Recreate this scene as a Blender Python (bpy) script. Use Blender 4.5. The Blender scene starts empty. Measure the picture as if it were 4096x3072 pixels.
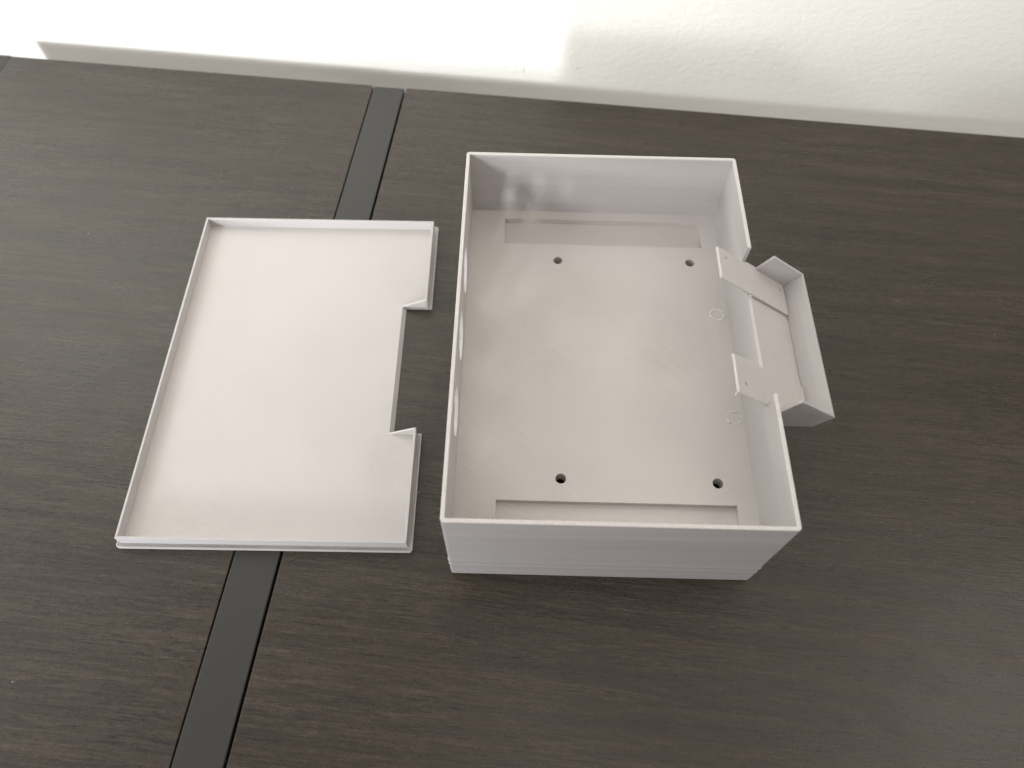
import bpy, bmesh, math, random
from mathutils import Vector, Matrix, Quaternion
random.seed(7)
MM = 0.001
scn = bpy.context.scene
col = scn.collection

# ---------------------------------------------------------------- camera
cam_d = bpy.data.cameras.new("camera")
cam = bpy.data.objects.new("camera", cam_d)
col.objects.link(cam)
rv = Vector((-0.5214, 0.0053, -0.0245))          # world -> camera rotation vector
R = Quaternion(rv.normalized(), rv.length).to_matrix().transposed()
cam.matrix_world = Matrix.Translation(Vector((28.834, -102.118, 369.676)) * MM) @ R.to_4x4()
cam_d.sensor_width = 36.0
cam_d.lens = 2955.94 / 4096 * 36.0
cam_d.clip_start = 0.01
cam_d.clip_end = 50
cam_d.dof.use_dof = True
cam_d.dof.focus_distance = 0.385
cam_d.dof.aperture_fstop = 8.0
scn.camera = cam

# ---------------------------------------------------------------- world, lamps, exposure
w = bpy.data.worlds.new("World")
scn.world = w
w.use_nodes = True
bg = w.node_tree.nodes["Background"]
bg.inputs[0].default_value = (1.0, 0.93, 0.885, 1)
bg.inputs[1].default_value = 0.38
scn.view_settings.view_transform = 'Standard'
scn.view_settings.look = 'None'
scn.view_settings.exposure = 0
scn.view_settings.gamma = 1


def aim(o, target):
    d = (Vector(target) - o.location)
    o.rotation_euler = d.to_track_quat('-Z', 'Y').to_euler()


def lamp(name, kind, loc, target, power, color):
    d = bpy.data.lights.new(name, kind)
    o = bpy.data.objects.new(name, d)
    col.objects.link(o)
    o.location = loc
    aim(o, target)
    d.energy = power
    d.color = color
    return o, d


# low window light from the front left: shadow of box and table edge on the wall
az, el, dist = math.radians(20.5), math.radians(13.0), 2.6
dv = Vector((math.sin(az) * math.cos(el), math.cos(az) * math.cos(el), -math.sin(el)))
lo = Vector((0, 0.150, 0.054)) - dv * dist


def spot(name, loc, target, power, color, radius, cone):
    o, d = lamp(name, 'SPOT', loc, target, power, color)
    d.shadow_soft_size = radius
    d.spot_size = math.radians(cone)
    d.spot_blend = 1.0


def area(name, loc, target, power, color, sx, sy):
    o, d = lamp(name, 'AREA', loc, target, power, color)
    d.shape = 'RECTANGLE'
    d.size, d.size_y = sx, sy


spot("low_front_lamp", lo, (-0.46, 0.41, 0.10), 165, (0.93, 0.965, 1.0), 0.16, 32)
spot("low_front_lamp", lo, (-0.58, 0.41, 0.55), 760, (0.95, 0.975, 1.0), 0.20, 28)  # added beam brightening the wall out of view, for the table's sheen
spot("low_front_lamp", (-0.80, -1.85, 0.055), (-0.165, 0.0, 0.008), 120, (0.86, 0.92, 1.0), 0.10, 7.6)  # added spot with no real source, brightening the lid's front lip
# windows in front on the left, and to the left
area("front_window_lamp", (-0.75, -1.15, 0.42), (-0.02, 0.25, 0.03), 5.0, (0.94, 0.965, 1.0), 0.5, 0.4)
area("left_window_lamp", (-1.05, 0.10, 0.48), (0.1, 0.26, 0.0), 1.8, (0.99, 1.0, 1.0), 0.6, 0.6)
area("high_window_lamp", (-0.85, 0.10, 0.95), (-0.1, 0.1, 0.0), 1.7, (0.90, 0.955, 1.0), 0.8, 0.7)
# added fill from the right and overhead, no known source there
area("right_fill_lamp", (0.9, 0.12, 1.1), (0.15, 0.05, 0.0), 3.0, (1.0, 0.94, 0.88), 0.6, 0.6)
area("overhead_fill_lamp", (0.12, -0.32, 1.25), (0.12, -0.12, 0.0), 1.6, (1.0, 0.94, 0.88), 1.3, 0.6)
area("overhead_fill_lamp", (0.12, 0.08, 1.35), (0.09, 0.12, 0.0), 0.9, (1.0, 0.95, 0.90), 0.5, 0.5)
# added spots without a known source, brightening the wall
spot("wall_fill_lamp", (-0.5, -0.2, 1.35), (-0.35, 0.42, 0.35), 19, (1.0, 0.998, 0.992), 0.15, 30)
spot("wall_fill_lamp", (-1.3, -0.25, 0.30), (0.05, 0.40, 0.16), 120, (0.97, 1.0, 0.975), 0.13, 18)
spot("wall_fill_lamp", (0.1, -0.35, 1.35), (0.28, 0.39, 0.50), 63, (1.0, 1.0, 0.98), 0.15, 40)


# ---------------------------------------------------------------- helpers
def finish(name, verts, faces, mat, parent=None, loc=(0, 0, 0), rz=0, bevel=0, seg=2, smooth=False):
    me = bpy.data.meshes.new(name)
    me.from_pydata([tuple(c * MM for c in v) for v in verts], [], faces)
    bm = bmesh.new()
    bm.from_mesh(me)
    bmesh.ops.recalc_face_normals(bm, faces=bm.faces)
    bm.to_mesh(me)
    bm.free()
    o = bpy.data.objects.new(name, me)
    col.objects.link(o)
    o.location = Vector(loc) * MM
    o.rotation_euler[2] = rz
    if mat:
        me.materials.append(mat)
    if parent:
        o.parent = parent
    if bevel:
        m = o.modifiers.new("bevel", 'BEVEL')
        m.width = bevel * MM
        m.segments = seg
        m.limit_method = 'ANGLE'
        m.angle_limit = math.radians(40)
        m.harden_normals = False
    if smooth:
        me.polygons.foreach_set("use_smooth", [True] * len(me.polygons))
    return o


def prism(pts, a0, a1, axis):
    """extrude a closed outline along an axis; pts are the two other coordinates in order"""
    def mk(p, a):
        if axis == 'z': return (p[0], p[1], a)
        if axis == 'y': return (p[0], a, p[1])
        return (a, p[0], p[1])
    n = len(pts)
    v = [mk(p, a0) for p in pts] + [mk(p, a1) for p in pts]
    f = [tuple(range(n)), tuple(range(2 * n - 1, n - 1, -1))]
    f += [(i, (i + 1) % n, (i + 1) % n + n, i + n) for i in range(n)]
    return v, f


def box(x0, x1, y0, y1, z0, z1):
    return prism([(x0, y0), (x1, y0), (x1, y1), (x0, y1)], z0, z1, 'z')


def cyl(c, r, a0, a1, axis, n=64, jit=0.0, sq=1.0):
    rnd = random.Random(int(c[0] * 13 + c[1] * 7))
    pts = []
    for i in range(n):
        t = 2 * math.pi * i / n
        rr = r * (1 + jit * rnd.uniform(-1, 1))
        pts.append((c[0] + rr * math.cos(t), c[1] + rr * sq * math.sin(t)))
    return prism(pts, a0, a1, axis)


def cut(o, cutters):
    """subtract closed shapes from an object's mesh"""
    tmp = []
    for v, f in cutters:
        c = finish("cutter", v, f, None, loc=tuple(x / MM for x in o.location))
        c.rotation_euler = o.rotation_euler
        c.parent = o.parent
        tmp.append(c)
        m = o.modifiers.new("cut", 'BOOLEAN')
        m.operation = 'DIFFERENCE'
        m.solver = 'EXACT'
        m.object = c
    # modifiers already present (bevels) stay after the cut
    bev = [m for m in o.modifiers if m.type == 'BEVEL']
    keep = [(m.width, m.segments) for m in bev]
    for m in bev:
        o.modifiers.remove(m)
    bpy.context.view_layer.update()
    dg = bpy.context.evaluated_depsgraph_get()
    me = bpy.data.meshes.new_from_object(o.evaluated_get(dg))
    o.modifiers.clear()
    old = o.data
    o.data = me
    me.name = old.name
    for c in tmp:
        cm = c.data
        bpy.data.objects.remove(c)
        bpy.data.meshes.remove(cm)
    for wd, sg in keep:
        m = o.modifiers.new("bevel", 'BEVEL')
        m.width = wd
        m.segments = sg
        m.limit_method = 'ANGLE'
        m.angle_limit = math.radians(60)


def empty(name, loc, rz, label, cat, group=None):
    o = bpy.data.objects.new(name, None)
    col.objects.link(o)
    o.location = Vector(loc) * MM
    o.rotation_euler[2] = rz
    o.empty_display_size = 0.02
    o["label"] = label
    o["category"] = cat
    if group:
        o["group"] = group
    return o


# ---------------------------------------------------------------- materials
class NT:
    def __init__(s, name):
        s.m = bpy.data.materials.new(name)
        s.m.use_nodes = True
        s.t = s.m.node_tree
        s.b = s.t.nodes["Principled BSDF"]
        s.co = s.t.nodes.new("ShaderNodeTexCoord").outputs["Object"]

    def n(s, kind, **kw):
        x = s.t.nodes.new(kind)
        for k, v in kw.items():
            setattr(x, k, v)
        return x

    def l(s, a, b):
        s.t.links.new(a, b)

    def mapping(s, scale=(1, 1, 1), rot=(0, 0, 0), loc=(0, 0, 0)):
        m = s.n("ShaderNodeMapping")
        m.inputs["Scale"].default_value = scale
        m.inputs["Rotation"].default_value = rot
        m.inputs["Location"].default_value = loc
        s.l(s.co, m.inputs["Vector"])
        return m.outputs[0]

    def noise(s, vec, scale, detail=4, rough=.5, dist=0):
        x = s.n("ShaderNodeTexNoise")
        x.inputs["Scale"].default_value = scale
        x.inputs["Detail"].default_value = detail
        x.inputs["Roughness"].default_value = rough
        x.inputs["Distortion"].default_value = dist
        s.l(vec, x.inputs["Vector"])
        return x.outputs["Fac"]

    def ramp(s, fac, stops):
        r = s.n("ShaderNodeValToRGB")
        e = r.color_ramp.elements
        e[0].position, e[0].color = stops[0][0], (*stops[0][1], 1)
        e[1].position, e[1].color = stops[-1][0], (*stops[-1][1], 1)
        for p, c in stops[1:-1]:
            q = e.new(p)
            q.color = (*c, 1)
        s.l(fac, r.inputs[0])
        return r.outputs["Color"]

    def math(s, op, a, b=None, c=None, clamp=False):
        x = s.n("ShaderNodeMath", operation=op, use_clamp=clamp)
        for i, v in enumerate((a, b, c)):
            if v is None: continue
            if isinstance(v, (int, float)):
                x.inputs[i].default_value = v
            else:
                s.l(v, x.inputs[i])
        return x.outputs[0]

    def smooth(s, v, a, b, o0=0.0, o1=1.0):
        x = s.n("ShaderNodeMapRange", interpolation_type='SMOOTHSTEP')
        x.inputs["From Min"].default_value = a
        x.inputs["From Max"].default_value = b
        x.inputs["To Min"].default_value = o0
        x.inputs["To Max"].default_value = o1
        s.l(v, x.inputs["Value"])
        return x.outputs[0]

    def bump(s, h, dist, strength=1.0, prev=None):
        x = s.n("ShaderNodeBump")
        x.inputs["Distance"].default_value = dist
        x.inputs["Strength"].default_value = strength
        s.l(h, x.inputs["Height"])
        if prev is not None:
            s.l(prev, x.inputs["Normal"])
        return x.outputs[0]

    def mixc(s, fac, a, b, mode='MIX'):
        x = s.n("ShaderNodeMix", data_type='RGBA', blend_type=mode)
        for i, v in ((0, fac), (6, a), (7, b)):
            if isinstance(v, (int, float)):
                x.inputs[i].default_value = v
            elif isinstance(v, tuple):
                x.inputs[i].default_value = (*v, 1)
            else:
                s.l(v, x.inputs[i])
        return x.outputs[2]


PLA_LIT = (0.618, 0.582, 0.557)


def pla_base(k):
    k.b.inputs["Roughness"].default_value = 0.42
    k.b.inputs["IOR"].default_value = 1.46
    return k


def make_walls():
    """walls of the print: thin layers stacked in z, some bands slightly glossier or shifted"""
    k = pla_base(NT("printed_plastic_layers"))
    v = k.mapping(scale=(6, 6, 900))
    band = k.noise(v, 1.0, 6, .65)
    v2 = k.mapping(scale=(3, 3, 140))
    band2 = k.noise(v2, 1.0, 3, .5)
    layer = k.n("ShaderNodeTexWave", wave_type='BANDS', bands_direction='Z')
    layer.inputs["Scale"].default_value = 1000
    layer.inputs["Distortion"].default_value = 1.5
    layer.inputs["Detail"].default_value = 1
    k.l(k.co, layer.inputs["Vector"])
    c = k.ramp(band2, [(.3, (0.487, 0.461, 0.454)), (.7, (0.538, 0.511, 0.500))])
    k.l(c, k.b.inputs["Base Color"])
    n1 = k.bump(band, 0.00032, .9)
    n2 = k.bump(layer.outputs["Fac"], 0.00003, .5, n1)
    k.l(n2, k.b.inputs["Normal"])
    r = k.math('MULTIPLY_ADD', band2, .2, .32)
    k.l(r, k.b.inputs["Roughness"])
    return k.m


def make_infill(name, pitch, depth, patches, base_amt, edge=None, gap_amt=0.0, seed=0.0):
    """flat printed skin: parallel diagonal beads, in places open enough to show dark gaps"""
    k = pla_base(NT(name))
    sep = k.n("ShaderNodeSeparateXYZ")
    k.l(k.co, sep.inputs[0])
    X, Y = sep.outputs[0], sep.outputs[1]
    wob = k.noise(k.mapping(scale=(60, 60, 60)), 1.0, 2)
    s = k.math('MULTIPLY', k.math('ADD', k.math('MULTIPLY', X, .77), k.math('MULTIPLY', Y, 1.0)), .79)
    s = k.math('ADD', s, k.math('MULTIPLY', wob, .0012))
    ph = k.math('MULTIPLY', s, 2 * math.pi / (pitch * MM))
    wave = k.math('MULTIPLY_ADD', k.math('SINE', ph), .5, .5)
    wave = k.math('POWER', wave, .6)
    # the same direction, long streaks of uneven bead height
    a = math.atan2(.77, 1.0)
    lng = k.noise(k.mapping(scale=(1, 1, 1), rot=(0, 0, -a)), 1.0, 1)
    vs = k.n("ShaderNodeCombineXYZ")
    k.l(k.math('MULTIPLY', s, 900), vs.inputs[0])
    t = k.math('SUBTRACT', X, k.math('MULTIPLY', Y, .77))
    k.l(k.math('MULTIPLY', t, 14), vs.inputs[1])
    vs.inputs[2].default_value = seed
    streak = k.n("ShaderNodeTexNoise")
    streak.inputs["Scale"].default_value = 1
    streak.inputs["Detail"].default_value = 2
    k.l(vs.outputs[0], streak.inputs["Vector"])
    streak = streak.outputs["Fac"]
    amt = None
    for (cx, cy, rx, ry, st) in patches:
        dx = k.math('DIVIDE', k.math('SUBTRACT', X, cx * MM), rx * MM)
        dy = k.math('DIVIDE', k.math('SUBTRACT', Y, cy * MM), ry * MM)
        q = k.math('ADD', k.math('MULTIPLY', dx, dx), k.math('MULTIPLY', dy, dy))
        q = k.math('ADD', q, k.math('MULTIPLY', k.math('SUBTRACT', k.noise(k.mapping(scale=(40, 40, 40)), 1, 3), .5), 1.4))
        q = k.math('ADD', q, k.math('MULTIPLY', k.math('SUBTRACT', streak, .5), 2.2))
        g = k.smooth(q, 1.5, -.2, 0.0, st)
        amt = g if amt is None else k.math('MAXIMUM', amt, g)
    if amt is None:
        amt = k.math('MULTIPLY', wob, 0.0)
    tot = k.math('ADD', amt, base_amt, clamp=True)
    h = k.math('MULTIPLY', k.math('ADD', wave, k.math('MULTIPLY', streak, 1.0)), tot)
    nb = k.bump(h, depth * MM, 1.0)
    fine = k.noise(k.mapping(scale=(1500, 1500, 1500)), 1.0, 2)
    nb = k.bump(fine, 0.00002, .5, nb)
    k.l(nb, k.b.inputs["Normal"])
    # open gaps between beads
    gap = k.smooth(wave, .30, .0)
    gapm = k.math('MULTIPLY', gap, k.smooth(k.math('MULTIPLY', streak, amt), .28, .48))
    gapm = k.math('MULTIPLY', gapm, gap_amt)
    big = k.noise(k.mapping(scale=(14, 14, 14)), 1.0, 3)
    base = k.ramp(big, [(.35, (0.547, 0.511, 0.488)), (.65, (0.571, 0.533, 0.510))])
    # shade in the grooves between beads, painted as a darker colour
    groove = k.math('MULTIPLY', k.smooth(wave, .55, .0), k.math('MULTIPLY_ADD', tot, .30, .06))
    base = k.mixc(groove, base, (.36, .32, .285))
    c = k.mixc(gapm, base, (.16, .14, .125))
    k.l(c, k.b.inputs["Base Color"])
    return k.m


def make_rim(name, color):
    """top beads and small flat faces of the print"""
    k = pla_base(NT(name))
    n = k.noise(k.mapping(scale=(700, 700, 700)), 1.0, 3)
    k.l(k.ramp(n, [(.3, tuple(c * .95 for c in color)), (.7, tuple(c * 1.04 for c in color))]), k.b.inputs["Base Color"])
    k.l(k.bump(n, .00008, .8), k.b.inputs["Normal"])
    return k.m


def make_ridged():
    k = pla_base(NT("printed_plastic_ridged"))
    sep = k.n("ShaderNodeSeparateXYZ")
    k.l(k.co, sep.inputs[0])
    s = k.math('ADD', sep.outputs[0], k.math('MULTIPLY', sep.outputs[1], 1.0))
    s = k.math('ADD', s, k.math('MULTIPLY', k.noise(k.mapping(scale=(300, 300, 300)), 1, 2), .0012))
    wv = k.math('MULTIPLY_ADD', k.math('SINE', k.math('MULTIPLY', s, 2 * math.pi / .0013)), .5, .5)
    am = k.smooth(k.noise(k.mapping(scale=(30, 30, 30)), 1, 2), .35, .65, .25, 1)
    wv = k.math('MULTIPLY', wv, am)
    k.l(k.bump(wv, .0006, 1.0), k.b.inputs["Normal"])
    c = k.mixc(wv, (.42, .39, .37), (.60, .56, .53))
    k.l(c, k.b.inputs["Base Color"])
    k.b.inputs["Roughness"].default_value = .6
    return k.m


def make_string():
    k = pla_base(NT("stretched_plastic"))
    k.b.inputs["Base Color"].default_value = (.92, .91, .89, 1)
    k.b.inputs["Roughness"].default_value = .25
    return k.m


def make_wood():
    """dark grey-brown wood-grain laminate"""
    k = NT("dark_laminate")
    fine = k.noise(k.mapping(scale=(45, 900, 1)), 1.0, 6, .7, .3)
    mid = k.noise(k.mapping(scale=(7, 130, 1)), 1.0, 5, .6, .6)
    broad = k.noise(k.mapping(scale=(1.6, 16, 1)), 1.0, 3, .5, .4)
    mott = k.noise(k.mapping(scale=(260, 420, 1)), 1.0, 4, .6)
    speck = k.noise(k.mapping(scale=(900, 1300, 1)), 1.0, 2, .6)
    f = k.math('ADD', k.math('MULTIPLY', fine, .36), k.math('MULTIPLY', mid, .26))
    f = k.math('ADD', f, k.math('MULTIPLY', broad, .06))
    f = k.math('ADD', f, k.math('MULTIPLY', mott, .16))
    f = k.math('ADD', f, k.math('MULTIPLY', speck, .22))
    c = k.ramp(f, [(.42, (.014, .0090, .0053)), (.54, (.036, .0250, .0165)), (.66, (.080, .0590, .0410))])
    # short dark pores running with the grain
    pore = k.noise(k.mapping(scale=(85, 1500, 1), loc=(3, 1, 0)), 1.0, 2, .5, .15)
    where = k.noise(k.mapping(scale=(14, 60, 1), loc=(7, 2, 0)), 1.0, 2, .5)
    pm = k.math('MULTIPLY', k.smooth(pore, .57, .66), k.smooth(where, .42, .58))
    c = k.mixc(k.math('MULTIPLY', pm, .85), c, (.004, .003, .0022))
    # pale dust specks
    vor = k.n("ShaderNodeTexVoronoi")
    vor.inputs["Scale"].default_value = 60
    k.l(k.co, vor.inputs["Vector"])
    sp = k.smooth(vor.outputs["Distance"], .028, .012)
    pick = k.n("ShaderNodeSeparateColor")
    k.l(vor.outputs["Color"], pick.inputs[0])
    sp = k.math('MULTIPLY', sp, k.smooth(pick.outputs[0], .6, .62))
    c = k.mixc(sp, c, (.30, .27, .24))
    k.l(c, k.b.inputs["Base Color"])
    r = k.smooth(f, .40, .66, .24, .38)
    smear = k.noise(k.mapping(scale=(9, 14, 1), loc=(5, 3, 0)), 1.0, 4, .6, .8)
    r = k.math('ADD', r, k.smooth(smear, .4, .65, -.04, .07))
    k.l(r, k.b.inputs["Roughness"])
    k.b.inputs["IOR"].default_value = 1.48
    nb = k.bump(k.math('ADD', k.math('MULTIPLY', fine, .6), k.math('MULTIPLY', mid, .6)), .00022, .7)
    nb = k.bump(k.math('ADD', mott, k.math('MULTIPLY', speck, .5)), .00016, .9, nb)
    k.l(nb, k.b.inputs["Normal"])
    return k.m


def make_metal():
    k = NT("dark_grey_painted_metal")
    n = k.noise(k.mapping(scale=(20, 6, 20)), 1.0, 4)
    c = k.ramp(n, [(.3, (.0235, .0215, .0185)), (.7, (.029, .0265, .023))])
    k.l(c, k.b.inputs["Base Color"])
    k.b.inputs["Roughness"].default_value = .42
    k.b.inputs["IOR"].default_value = 1.5
    f = k.noise(k.mapping(scale=(1200, 1200, 1200)), 1.0, 2)
    k.l(k.bump(f, .00003, .6), k.b.inputs["Normal"])
    return k.m


def make_edge():
    k = NT("black_panel_edge")
    n = k.noise(k.mapping(scale=(50, 50, 50)), 1.0, 3)
    c = k.ramp(n, [(.3, (.010, .010, .010)), (.7, (.016, .015, .015))])
    k.l(c, k.b.inputs["Base Color"])
    k.b.inputs["Roughness"].default_value = .6
    return k.m


def make_wall():
    k = NT("white_wall_paint")
    # rolled paint texture
    a = k.noise(k.mapping(scale=(150, 150, 230)), 1.0, 4, .55, .3)
    b = k.noise(k.mapping(scale=(420, 420, 520)), 1.0, 3, .5)
    big = k.noise(k.mapping(scale=(10, 10, 14)), 1.0, 3)
    c = k.ramp(big, [(.3, (.80, .79, .735)), (.7, (.83, .82, .765))])
    # a few small scuffs
    sep = k.n("ShaderNodeSeparateXYZ")
    k.l(k.co, sep.inputs[0])
    X, Z = sep.outputs[0], sep.outputs[2]
    jit = k.noise(k.mapping(scale=(500, 500, 500)), 1.0, 2)
    for (x, z, rx, rz, st) in SCUFFS:
        dx = k.math('DIVIDE', k.math('SUBTRACT', X, x * MM), rx * MM)
        dz = k.math('DIVIDE', k.math('SUBTRACT', Z, z * MM), rz * MM)
        q = k.math('ADD', k.math('MULTIPLY', dx, dx), k.math('MULTIPLY', dz, dz))
        q = k.math('ADD', q, k.math('MULTIPLY', jit, .7))
        c = k.mixc(k.smooth(q, 1.2, .3, 0, st), c, (.35, .33, .31))
    k.l(c, k.b.inputs["Base Color"])
    k.b.inputs["Roughness"].default_value = .6
    nb = k.bump(a, .0005, .7)
    nb = k.bump(b, .00022, .6, nb)
    k.l(nb, k.b.inputs["Normal"])
    return k.m


TABLE_RZ = -math.radians(4.75)
TO = Vector((-80.8, 365.3, 0))             # back end of the strip's left seam
GAP = 28.0                                  # between table and wall


def to_table(x, y):
    v = Matrix.Rotation(-TABLE_RZ, 3, 'Z') @ (Vector((x, y, 0)) - TO)
    return v.x, v.y


SCUFFS = []
for x, y, z, rx, rz, st in [(-256.7, 408, -1.5, .9, 2.2, .35), (4, 387.5, 3.5, 1.3, 1.3, .3), (11, 387, 3.2, 1.5, 1.1, .3),
                            (18, 386.4, 3.8, 1.2, 1.2, .3), (25.4, 385.8, 4.6, 1.4, 1.6, .3), (31.2, 385.3, 1.5, .9, 4.0, .35),
                            (71.5, 382.2, 7.3, 2.2, 1.0, .5)]:
    u, v = to_table(x, y)
    SCUFFS.append((u, z, rx, rz, st))

M_WALLS = make_walls()
M_FLOOR = make_infill("printed_plastic_floor", 1.05, .13,
                      [(4, 22, 34, 55, 1.0), (30, 112, 38, 46, 1.0), (64, 150, 30, 26, .85), (116, 112, 24, 27, 1.0),
                       (34, 66, 46, 60, .7), (139, 36, 14, 14, .7)], .22, gap_amt=.6)
M_LID = make_infill("printed_plastic_lid", .95, .15, [(10, 20, 26, 34, .6), (130, 50, 14, 16, .9), (30, 60, 40, 60, .3)], .08,
                    gap_amt=0.0, seed=5.0)
M_LIT_RIM = make_rim("printed_plastic_lit_rim", PLA_LIT)  # lighter than the wall plastic: brightness of the open top put into colour
M_FLAT = make_rim("printed_plastic_flat", (0.557, 0.525, 0.508))
M_RIDGE = make_ridged()
M_STRING = make_string()
M_WOOD = make_wood()
M_METAL = make_metal()
M_EDGE = make_edge()
M_PAINT = make_wall()

# ---------------------------------------------------------------- wall (setting)
v, f = box(-1500, 1500, GAP, GAP + 100, -750, 1600)
wall = finish("wall", v, f, M_PAINT, loc=TO, rz=TABLE_RZ)
wall["kind"] = "structure"

# ---------------------------------------------------------------- table
table = empty("table", tuple(TO), TABLE_RZ, "dark grey-brown wood-grain table with a metal strip between its panels, before the wall", "table")
T = 18.0
FRONT = -620


def leaf(x0, x1, z=0.0, r=2.2):
    """tabletop panel with small rounded corners"""
    pts = []
    for cx_, cy_, a0 in ((x1 - r, -r, 0), (x0 + r, -r, 90), (x0 + r, FRONT + r, 180), (x1 - r, FRONT + r, 270)):
        for i in range(5):
            a = math.radians(a0 + 90 * i / 4)
            pts.append((cx_ + r * math.cos(a), cy_ + r * math.sin(a)))
    v, f = prism(pts, z - T, z, 'z')
    return finish("panel", v, f, M_WOOD, table, bevel=.6, seg=3)


leaf(-281.2, -0.45)
leaf(24.5, 560)
v, f = box(0, 23.1, FRONT, -.3, -15, -.35)
strip = finish("metal_strip", v, f, M_METAL, table, bevel=.8, seg=3)
strip["label"] = "smooth dark grey metal strip between the two wooden panels"
v, f = box(-40, 60, FRONT + 10, -8, -T - 14, -T - 0.5)
finish("support_rail", v, f, M_EDGE, table)
v, f = box(-420, -306.5, -90, GAP - .5, -40, -22)  # lowered shape is made up so light reaches the wall here
sr = finish("side_strip", v, f, M_METAL, table, bevel=.8)
sr["label"] = "grey metal strip with a made-up lowered shape at the table's left end, touching the wall"

# ---------------------------------------------------------------- open box
W, D, H, t, ZF = 150.0, 215.6, 76.0, 1.75, 31.7
RIM = 0.8
case = empty("plastic_box", (0, 0, 0), 0, "deep open light grey plastic box with a slanted tray on its right side", "box")


def wave_rows(z):
    """outward unevenness of the printed layers, in mm"""
    s = 0.05 * math.sin(z * 2.1) + 0.04 * math.sin(z * 5.3 + 1)
    for zc, a, wd in ((20, .50, 1.1), (17, -.12, 1.4), (13.5, .32, 1.6), (6, .12, 1.4), (70.5, .10, 1.0), (50, .08, 2.5)):
        s += a * math.exp(-((z - zc) / wd) ** 2)
    return s


def end_wall(name, front):
    """front or back wall with rounded outer corners, built in rows so that its outer face is uneven"""
    r = 1.6
    out = []
    for i in range(6):
        a = math.radians(180 + 90 * i / 5)
        out.append((r + r * math.cos(a), r + r * math.sin(a), math.cos(a), math.sin(a)))
    for i in range(6):
        a = math.radians(270 + 90 * i / 5)
        out.append((W - r + r * math.cos(a), r + r * math.sin(a), math.cos(a), math.sin(a)))
    inner = [(W, t, 0, 0), (W - t, t, 0, 0), (t, t, 0, 0), (0, t, 0, 0)]
    ring = out + inner
    zs = [0] + [0.7 * i for i in range(1, 108)] + [H - .25, H]
    verts, faces = [], []
    n = len(ring)
    zs = [z for z in zs if z < H - RIM - .1] + [H - RIM]
    for zi, z in enumerate(zs):
        wv = wave_rows(z) - (.25 if z == H else 0)
        for k_, (x, y, nx, ny) in enumerate(ring):
            # only the very corners show the unevenness; the flats much less
            q = wv * (1.0 if abs(nx) > .3 else .35)
            yy = y + ny * q
            xx = x + nx * q
            if not front:
                yy = D - yy
            verts.append((xx, yy, z))
        if zi:
            b0, b1 = (zi - 1) * n, zi * n
            faces += [(b0 + i, b0 + (i + 1) % n, b1 + (i + 1) % n, b1 + i) for i in range(n)]
    faces.append(tuple(range(n)))
    faces.append(tuple(range((len(zs) - 1) * n, len(zs) * n)))
    return finish(name, verts, faces, M_WALLS, case)


end_wall("front_wall", True)
end_wall("back_wall", False)

v, f = box(0, t, t, D - t, 0, H - RIM)
lw = finish("side_wall", v, f, M_WALLS, case)
lw["label"] = "side wall with three round holes"
HZ = 53.3
cut(lw, [cyl((yc, HZ), 12.3, -5, 8, 'x') for yc in (149.8, 107.3, 63.8)])

prof = [(t, 0), (D - t, 0), (D - t, H - RIM), (151.2, H - RIM), (151.2, 64.3), (65.0, 64.3), (65.0, H - RIM), (t, H - RIM)]
v, f = prism(prof, W - t, W, 'x')
rw = finish("side_wall", v, f, M_WALLS, case)
rw["label"] = "side wall with a wide notch where the slanted tray sits"

# rim: last beads on top of all four walls, coloured lighter as if lit, open at the notch
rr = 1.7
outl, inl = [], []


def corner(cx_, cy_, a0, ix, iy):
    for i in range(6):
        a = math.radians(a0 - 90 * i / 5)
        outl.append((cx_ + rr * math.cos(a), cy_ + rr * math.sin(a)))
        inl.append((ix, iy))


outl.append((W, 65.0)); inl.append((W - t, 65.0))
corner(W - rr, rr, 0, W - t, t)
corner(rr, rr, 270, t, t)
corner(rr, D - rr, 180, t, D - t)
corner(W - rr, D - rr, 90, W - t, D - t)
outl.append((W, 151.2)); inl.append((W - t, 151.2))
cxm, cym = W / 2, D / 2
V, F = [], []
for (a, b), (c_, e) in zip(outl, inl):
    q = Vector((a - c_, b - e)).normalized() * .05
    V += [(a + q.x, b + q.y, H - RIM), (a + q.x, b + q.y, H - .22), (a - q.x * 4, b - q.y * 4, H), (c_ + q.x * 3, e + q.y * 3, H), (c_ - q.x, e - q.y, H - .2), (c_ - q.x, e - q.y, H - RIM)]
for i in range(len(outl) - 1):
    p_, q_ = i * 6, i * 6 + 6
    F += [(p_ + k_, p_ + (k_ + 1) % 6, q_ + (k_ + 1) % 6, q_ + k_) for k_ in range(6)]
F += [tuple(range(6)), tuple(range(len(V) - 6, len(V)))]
finish("rim", V, F, M_LIT_RIM, case)

# floor with two long pockets and four screw holes
v, f = box(t, W - t, t, D - t, ZF - 7, ZF)
fl = finish("floor", v, f, M_FLOOR, case)
cuts = [box(21.8, 138.6, 188.0, 207.7, ZF - 4.0, ZF + 5), box(22.0, 138.8, 7.5, 27.3, ZF - 3.4, ZF + 5)]
for x, y in ((53.3, 176.0), (130.4, 176.5), (53.5, 39.1), (130.8, 38.6)):
    cuts.append(cyl((x, y), 2.65, -5, ZF + 5, 'z', 40))
cut(fl, cuts)

# top bead of the four walls is the walls' own geometry; seam beads at the inner floor corners
rnd = random.Random(3)


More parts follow.
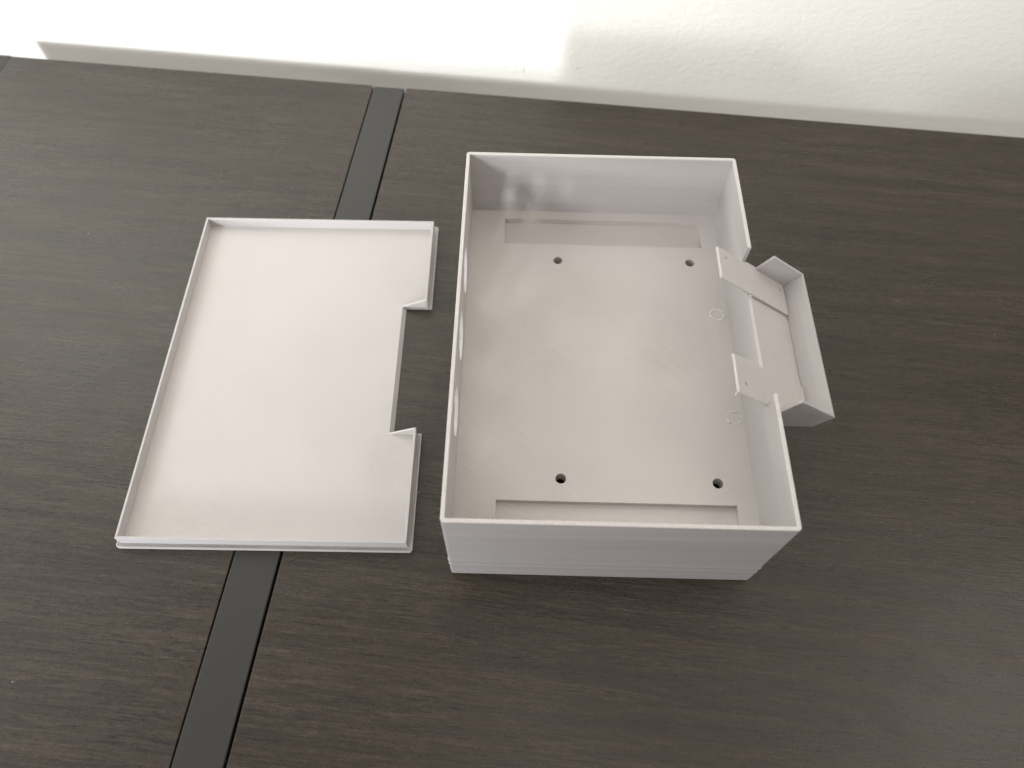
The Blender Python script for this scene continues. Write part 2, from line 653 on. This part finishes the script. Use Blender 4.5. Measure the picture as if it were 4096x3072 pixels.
def tube(points, r, name, mat, parent, n=6):
    verts, faces = [], []
    for i, p in enumerate(points):
        p = Vector(p)
        a = Vector(points[max(i - 1, 0)])
        b = Vector(points[min(i + 1, len(points) - 1)])
        d = (b - a).normalized()
        u = d.orthogonal().normalized()
        w_ = d.cross(u)
        rr = r * (1.0 if 0 < i < len(points) - 1 else .35)
        for k_ in range(n):
            an = 2 * math.pi * k_ / n
            q = p + (u * math.cos(an) + w_ * math.sin(an)) * rr
            verts.append(tuple(q))
        if i:
            b0, b1 = (i - 1) * n, i * n
            faces += [(b0 + k_, b0 + (k_ + 1) % n, b1 + (k_ + 1) % n, b1 + k_) for k_ in range(n)]
    faces += [tuple(range(n)), tuple(range(len(verts) - n, len(verts)))]
    return verts, faces


def join(parts):
    V, F = [], []
    for v_, f_ in parts:
        o_ = len(V)
        V += v_
        F += [tuple(i + o_ for i in q) for q in f_]
    return V, F


def ring(cx_, cy_, rad, arcs, z, r):
    out = []
    for a0, a1 in arcs:
        n = max(3, int((a1 - a0) / 8))
        out.append(tube([(cx_ + rad * math.cos(math.radians(a0 + (a1 - a0) * i / n)),
                          cy_ + rad * math.sin(math.radians(a0 + (a1 - a0) * i / n)), z + rnd.uniform(0, .1)) for i in range(n + 1)], r, '', None, None))
    return join(out)


arcs = [(a, a + rnd.choice((13, 17, 21))) for a in range(0, 360, 26)]
v, f = ring(142.0, 139.8, 3.7, arcs, ZF + .18, .48)
g = finish("support_scar", v, f, M_STRING, case, smooth=True)
g["label"] = "dashed white ring on the floor, nearer the back"
v, f = ring(143.2, 75.0, 3.7, [(60, 105), (150, 165), (195, 240), (262, 290), (300, 330)], ZF + .18, .40)
g = finish("support_scar", v, f, M_STRING, case, smooth=True)
g["label"] = "broken white ring on the floor, nearer the front"

# crumbs and wisps left by the printer, lying on the floor
crumbs = []
for x, y, r in ((8.7, 207.6, .25), (60.7, 181.2, .3), (144.6, 166.9, .3), (140.5, 128.8, .45), (75, 150, .18), (96, 60, .15)):
    crumbs.append(tube([(x, y, ZF + .1), (x + r * 1.4, y - r * .8, ZF + .22), (x + r * 2.4, y - r * 2.2, ZF + .1)], r * .55, '', None, None))
v, f = join(crumbs)
g = finish("printing_crumbs", v, f, M_STRING, case, smooth=True)
g["kind"] = "stuff"

# ---- slanted tray
ang = math.radians(35.44)
ux, uz = math.cos(ang), -math.sin(ang)
nx, nz = math.sin(ang), math.cos(ang)


def pl(x, off=0.0):
    """height of the plate plane (shifted by off along its normal) at x"""
    return 65.5 - (x - 150) * math.tan(ang) + off / math.cos(ang)


B = (163.35, 70.67)
Cc = (183.67, 56.21)
foot = (156.7, pl(156.7))
Dd = (Cc[0] - nx * 12.4, Cc[1] - nz * 12.4)
zb = Dd[1]
tray = bpy.data.objects.new("slanted_tray", None)
col.objects.link(tray)
tray.parent = case
tray.empty_display_size = .01
YF, YB = 63.7, 150.8
side = [(150.0, zb), Dd, Cc, B, foot, (150.0, pl(150.0) - .05)]
for a, b in ((YF, YF + 1.5), (YB - 1.5, YB)):
    v, f = prism(side, a, b, 'y')
    finish("end_panel", v, f, M_WALLS, tray, bevel=.2)
C2 = (Cc[0] - ux * 1.5, Cc[1] - uz * 1.5)
D2 = (Dd[0] - ux * 1.5 - .3, Dd[1])
v, f = prism([D2, Dd, Cc, C2], YF + 1.5, YB - 1.5, 'y')
finish("outer_panel", v, f, M_WALLS, tray, bevel=.2)
xe = 175.1
v, f = prism([(150.0, zb), (xe - 1.4, zb), (xe, pl(xe, -1.5)), (150.0, pl(150.0, -1.5))], YF + 1.5, YB - 1.5, 'y')
finish("tray_floor", v, f, M_FLAT, tray)

M_PLATE = M_FLAT


def plate(y0, y1, x0=131.5, x1=175.2, holes=()):
    """mounting plate lying in the slanted plane; reaches from inside the box into the tray"""
    o0 = -1.35
    dxn = nx * 1.35
    poly = [(x0, pl(x0)), (x1, pl(x1)), (x1 - dxn, pl(x1) - nz * 1.35), (x0 - dxn, pl(x0) - nz * 1.35)]
    v, f = prism(poly, y0, y1, 'y')
    o = finish("mounting_plate", v, f, M_PLATE, tray, bevel=.25)
    cs = []
    for hx, hy, r in holes:
        # small ragged screw hole, drilled square to the plate
        pts_top, pts_bot = [], []
        n = 9
        rr_ = random.Random(int(hx * 10))
        vv = []
        for lvl in (2.0, -3.0):
            rr_ = random.Random(int(hx * 10))
            for i in range(n):
                an = 2 * math.pi * i / n
                q = r * rr_.uniform(.7, 1.25)
                du, dy_ = q * math.cos(an), q * 1.2 * math.sin(an)
                vv.append((hx + ux * du + nx * lvl, hy + dy_, pl(hx) + uz * du + nz * lvl))
        ff = [tuple(range(n)), tuple(range(2 * n - 1, n - 1, -1))] + [(i, (i + 1) % n, (i + 1) % n + n, i + n) for i in range(n)]
        cs.append((vv, ff))
    if cs:
        cut(o, cs)
    return o


plate(129.3, 149.3, holes=((136.2, 144.3, .75), (172.3, 144.7, .7)))
plate(YF + .25, 84.9, holes=((136.7, 70.5, .8),))
# raised bead along each plate's free edge
for y0, y1 in ((129.3, 149.3), (YF + .25, 84.9)):
    pts = []
    n = 14
    for i in range(n + 1):
        y = y0 + .4 + (y1 - y0 - .8) * i / n
        pts.append((131.6 + rnd.uniform(-.08, .08), y, pl(131.6) - .35 + rnd.uniform(-.08, .08)))
    v, f = tube(pts, .62, '', None, None, 8)
    finish("edge_bead", v, f, M_STRING if False else M_LIT_RIM, tray, smooth=True)
# blobs and whisker of stray plastic by the plates
for pts_, r_ in (([(148.8, 128.9, 64.9), (149.4, 128.2, 65.6), (150.0, 127.9, 64.8), (149.2, 127.4, 64.6)], .35),
                 ([(131.2, 64.4, 77.9), (130.2, 63.6, 77.6), (129.9, 62.8, 77.1)], .28),
                 ([(173.6, 84.9, pl(173.6) + .2), (174.4, 85.4, pl(174.4) + .3)], .35)):
    v, f = tube(pts_, r_, '', None, None)
    finish("stray_filament", v, f, M_STRING, tray, smooth=True)

# ---------------------------------------------------------------- lid
lid = empty("box_lid", (-170.3, 8.2, 0), math.radians(.55), "flat light grey plastic lid with notched right edge, lying across the metal strip", "lid")
WL, DL = 150.0, 216.5
PH = 2.4
INS, TL, ZL = 2.1, 1.3, 9.4
N0, N1, NX = 66.6, 151.5, 132.4


def arc(cx_, cy_, r, a0, n=5):
    return [(cx_ + r * math.cos(math.radians(a0 + 90 * i / n)), cy_ + r * math.sin(math.radians(a0 + 90 * i / n))) for i in range(n + 1)]


def outline(r):
    return (arc(r, r, r, 180) + arc(WL - r, r, r, 270) + [(WL, N0), (NX, N0), (NX, N1), (WL, N1)] +
            arc(WL - r, DL - r, r, 0) + arc(r, DL - r, r, 90))


# base plate; the notch side of it is cut at a slant (wider at the bottom)
top, bot = outline(1.6), outline(1.6)
bot = [(x + (2.1 if (abs(x - NX) < .01) else 0), y) for x, y in bot]
n = len(top)
ZE = 1.5                                     # height of the outer rim band
v = [(x, y, 0) for x, y in bot] + [(x, y, ZE if abs(x - NX) > .01 else PH) for x, y in top]
f = [tuple(range(n)), ] + [(i, (i + 1) % n, (i + 1) % n + n, i + n) for i in range(n)]
# flat inner floor: inside of the lip
fi = [(INS, INS), (WL - INS, INS), (WL - INS, N0), (NX, N0), (NX, N1), (WL - INS, N1), (WL - INS, DL - INS), (INS, DL - INS)]
finish("rim_plate", v, f[:1] + f[1:] + [tuple(range(n, 2 * n))], M_RIDGE, lid)
v, f = prism(fi, ZE - .6, PH, 'z')
finish("floor", v, f, M_LID, lid)


# slanted edge strip along the notch
v, f = prism([(NX - .02, PH + .02), (NX + 2.15, -0.0), (NX + .6, 0.0), (NX - 1.0, PH - .3)], N0 + .02, N1 - .02, 'y')
finish("notch_edge", v, f, M_WALLS, lid)


def lip(x0, x1, y0, y1, name="lip"):
    v, f = box(x0, x1, y0, y1, ZE + .02, ZL)
    return finish(name, v, f, M_WALLS, lid, bevel=.25)


lip(INS, WL - INS, INS, INS + TL)
lip(INS, WL - INS, DL - INS - TL, DL - INS)
lip(INS, INS + TL, INS + TL, DL - INS - TL)
lip(WL - INS - TL, WL - INS, INS + TL, N0)
lip(WL - INS - TL, WL - INS, N1, DL - INS - TL)
# outer band of the base plate, a plain bright bead standing round the ridged ledge
xr = WL - INS - TL
for y0, y1 in ((N0 - 1.0, N0 - .05), (N1 + .05, N1 + 1.0)):
    v, f = prism([(NX, PH), (NX + .4, ZE), (xr, ZE), (xr, ZL - .1)], y0, y1, 'y')
    finish("gusset", v, f, M_LIT_RIM, lid, bevel=.12)


def bead_path(pts_, z, r, name):
    v, f = tube([(x, y, z) for x, y in pts_], r, '', None, None, 8)
    return finish(name, v, f, M_WALLS, lid, smooth=True)


ol = outline(1.6)
i0 = ol.index((NX, N0))
path = ol[i0 + 2:] + ol[:i0]
path = [(x, y) for x, y in path]


def inset(pts_, dd):
    c = []
    for x, y in pts_:
        xx = min(max(x, dd), WL - dd)
        yy = min(max(y, dd), DL - dd)
        c.append((xx, yy))
    return c


def band(pts_, z0, z1, w_in):
    ins_ = inset(pts_, w_in)
    outp = inset(pts_, -.12)
    V, F = [], []
    for (x, y), (a, b) in zip(pts_, ins_):
        ex = x + (.12 if x > WL - .5 else (-.12 if x < .5 else 0))
        ey = y + (.12 if y > DL - .5 else (-.12 if y < .5 else 0))
        V += [(ex, ey, z0), (ex, ey, z1), (a, b, z1), (a, b, z0)]
    m = len(pts_)
    for i in range(m - 1):
        p, q = i * 4, i * 4 + 4
        for k_ in range(4):
            F.append((p + k_, p + (k_ + 1) % 4, q + (k_ + 1) % 4, q + k_))
    F += [(0, 1, 2, 3), (4 * m - 4, 4 * m - 3, 4 * m - 2, 4 * m - 1)]
    return V, F


v, f = band(path, 0.0, ZE + .35, .7)
finish("outer_band", v, f, M_WALLS, lid, bevel=.15)
for pts_, r_ in (([(WL - .5, N0 - .5, ZE + .5), (WL - 1.1, N0 - 1.0, ZE + 1.0), (WL - .9, N0 - 1.8, ZE + .6)], .45),
                 ([(WL + .1, 32, 1.0), (WL + 1.0, 32.3, 1.2), (WL + 1.9, 31.8, .9)], .08)):
    v, f = tube(pts_, r_, '', None, None)
    finish("stray_filament", v, f, M_STRING, lid, smooth=True)
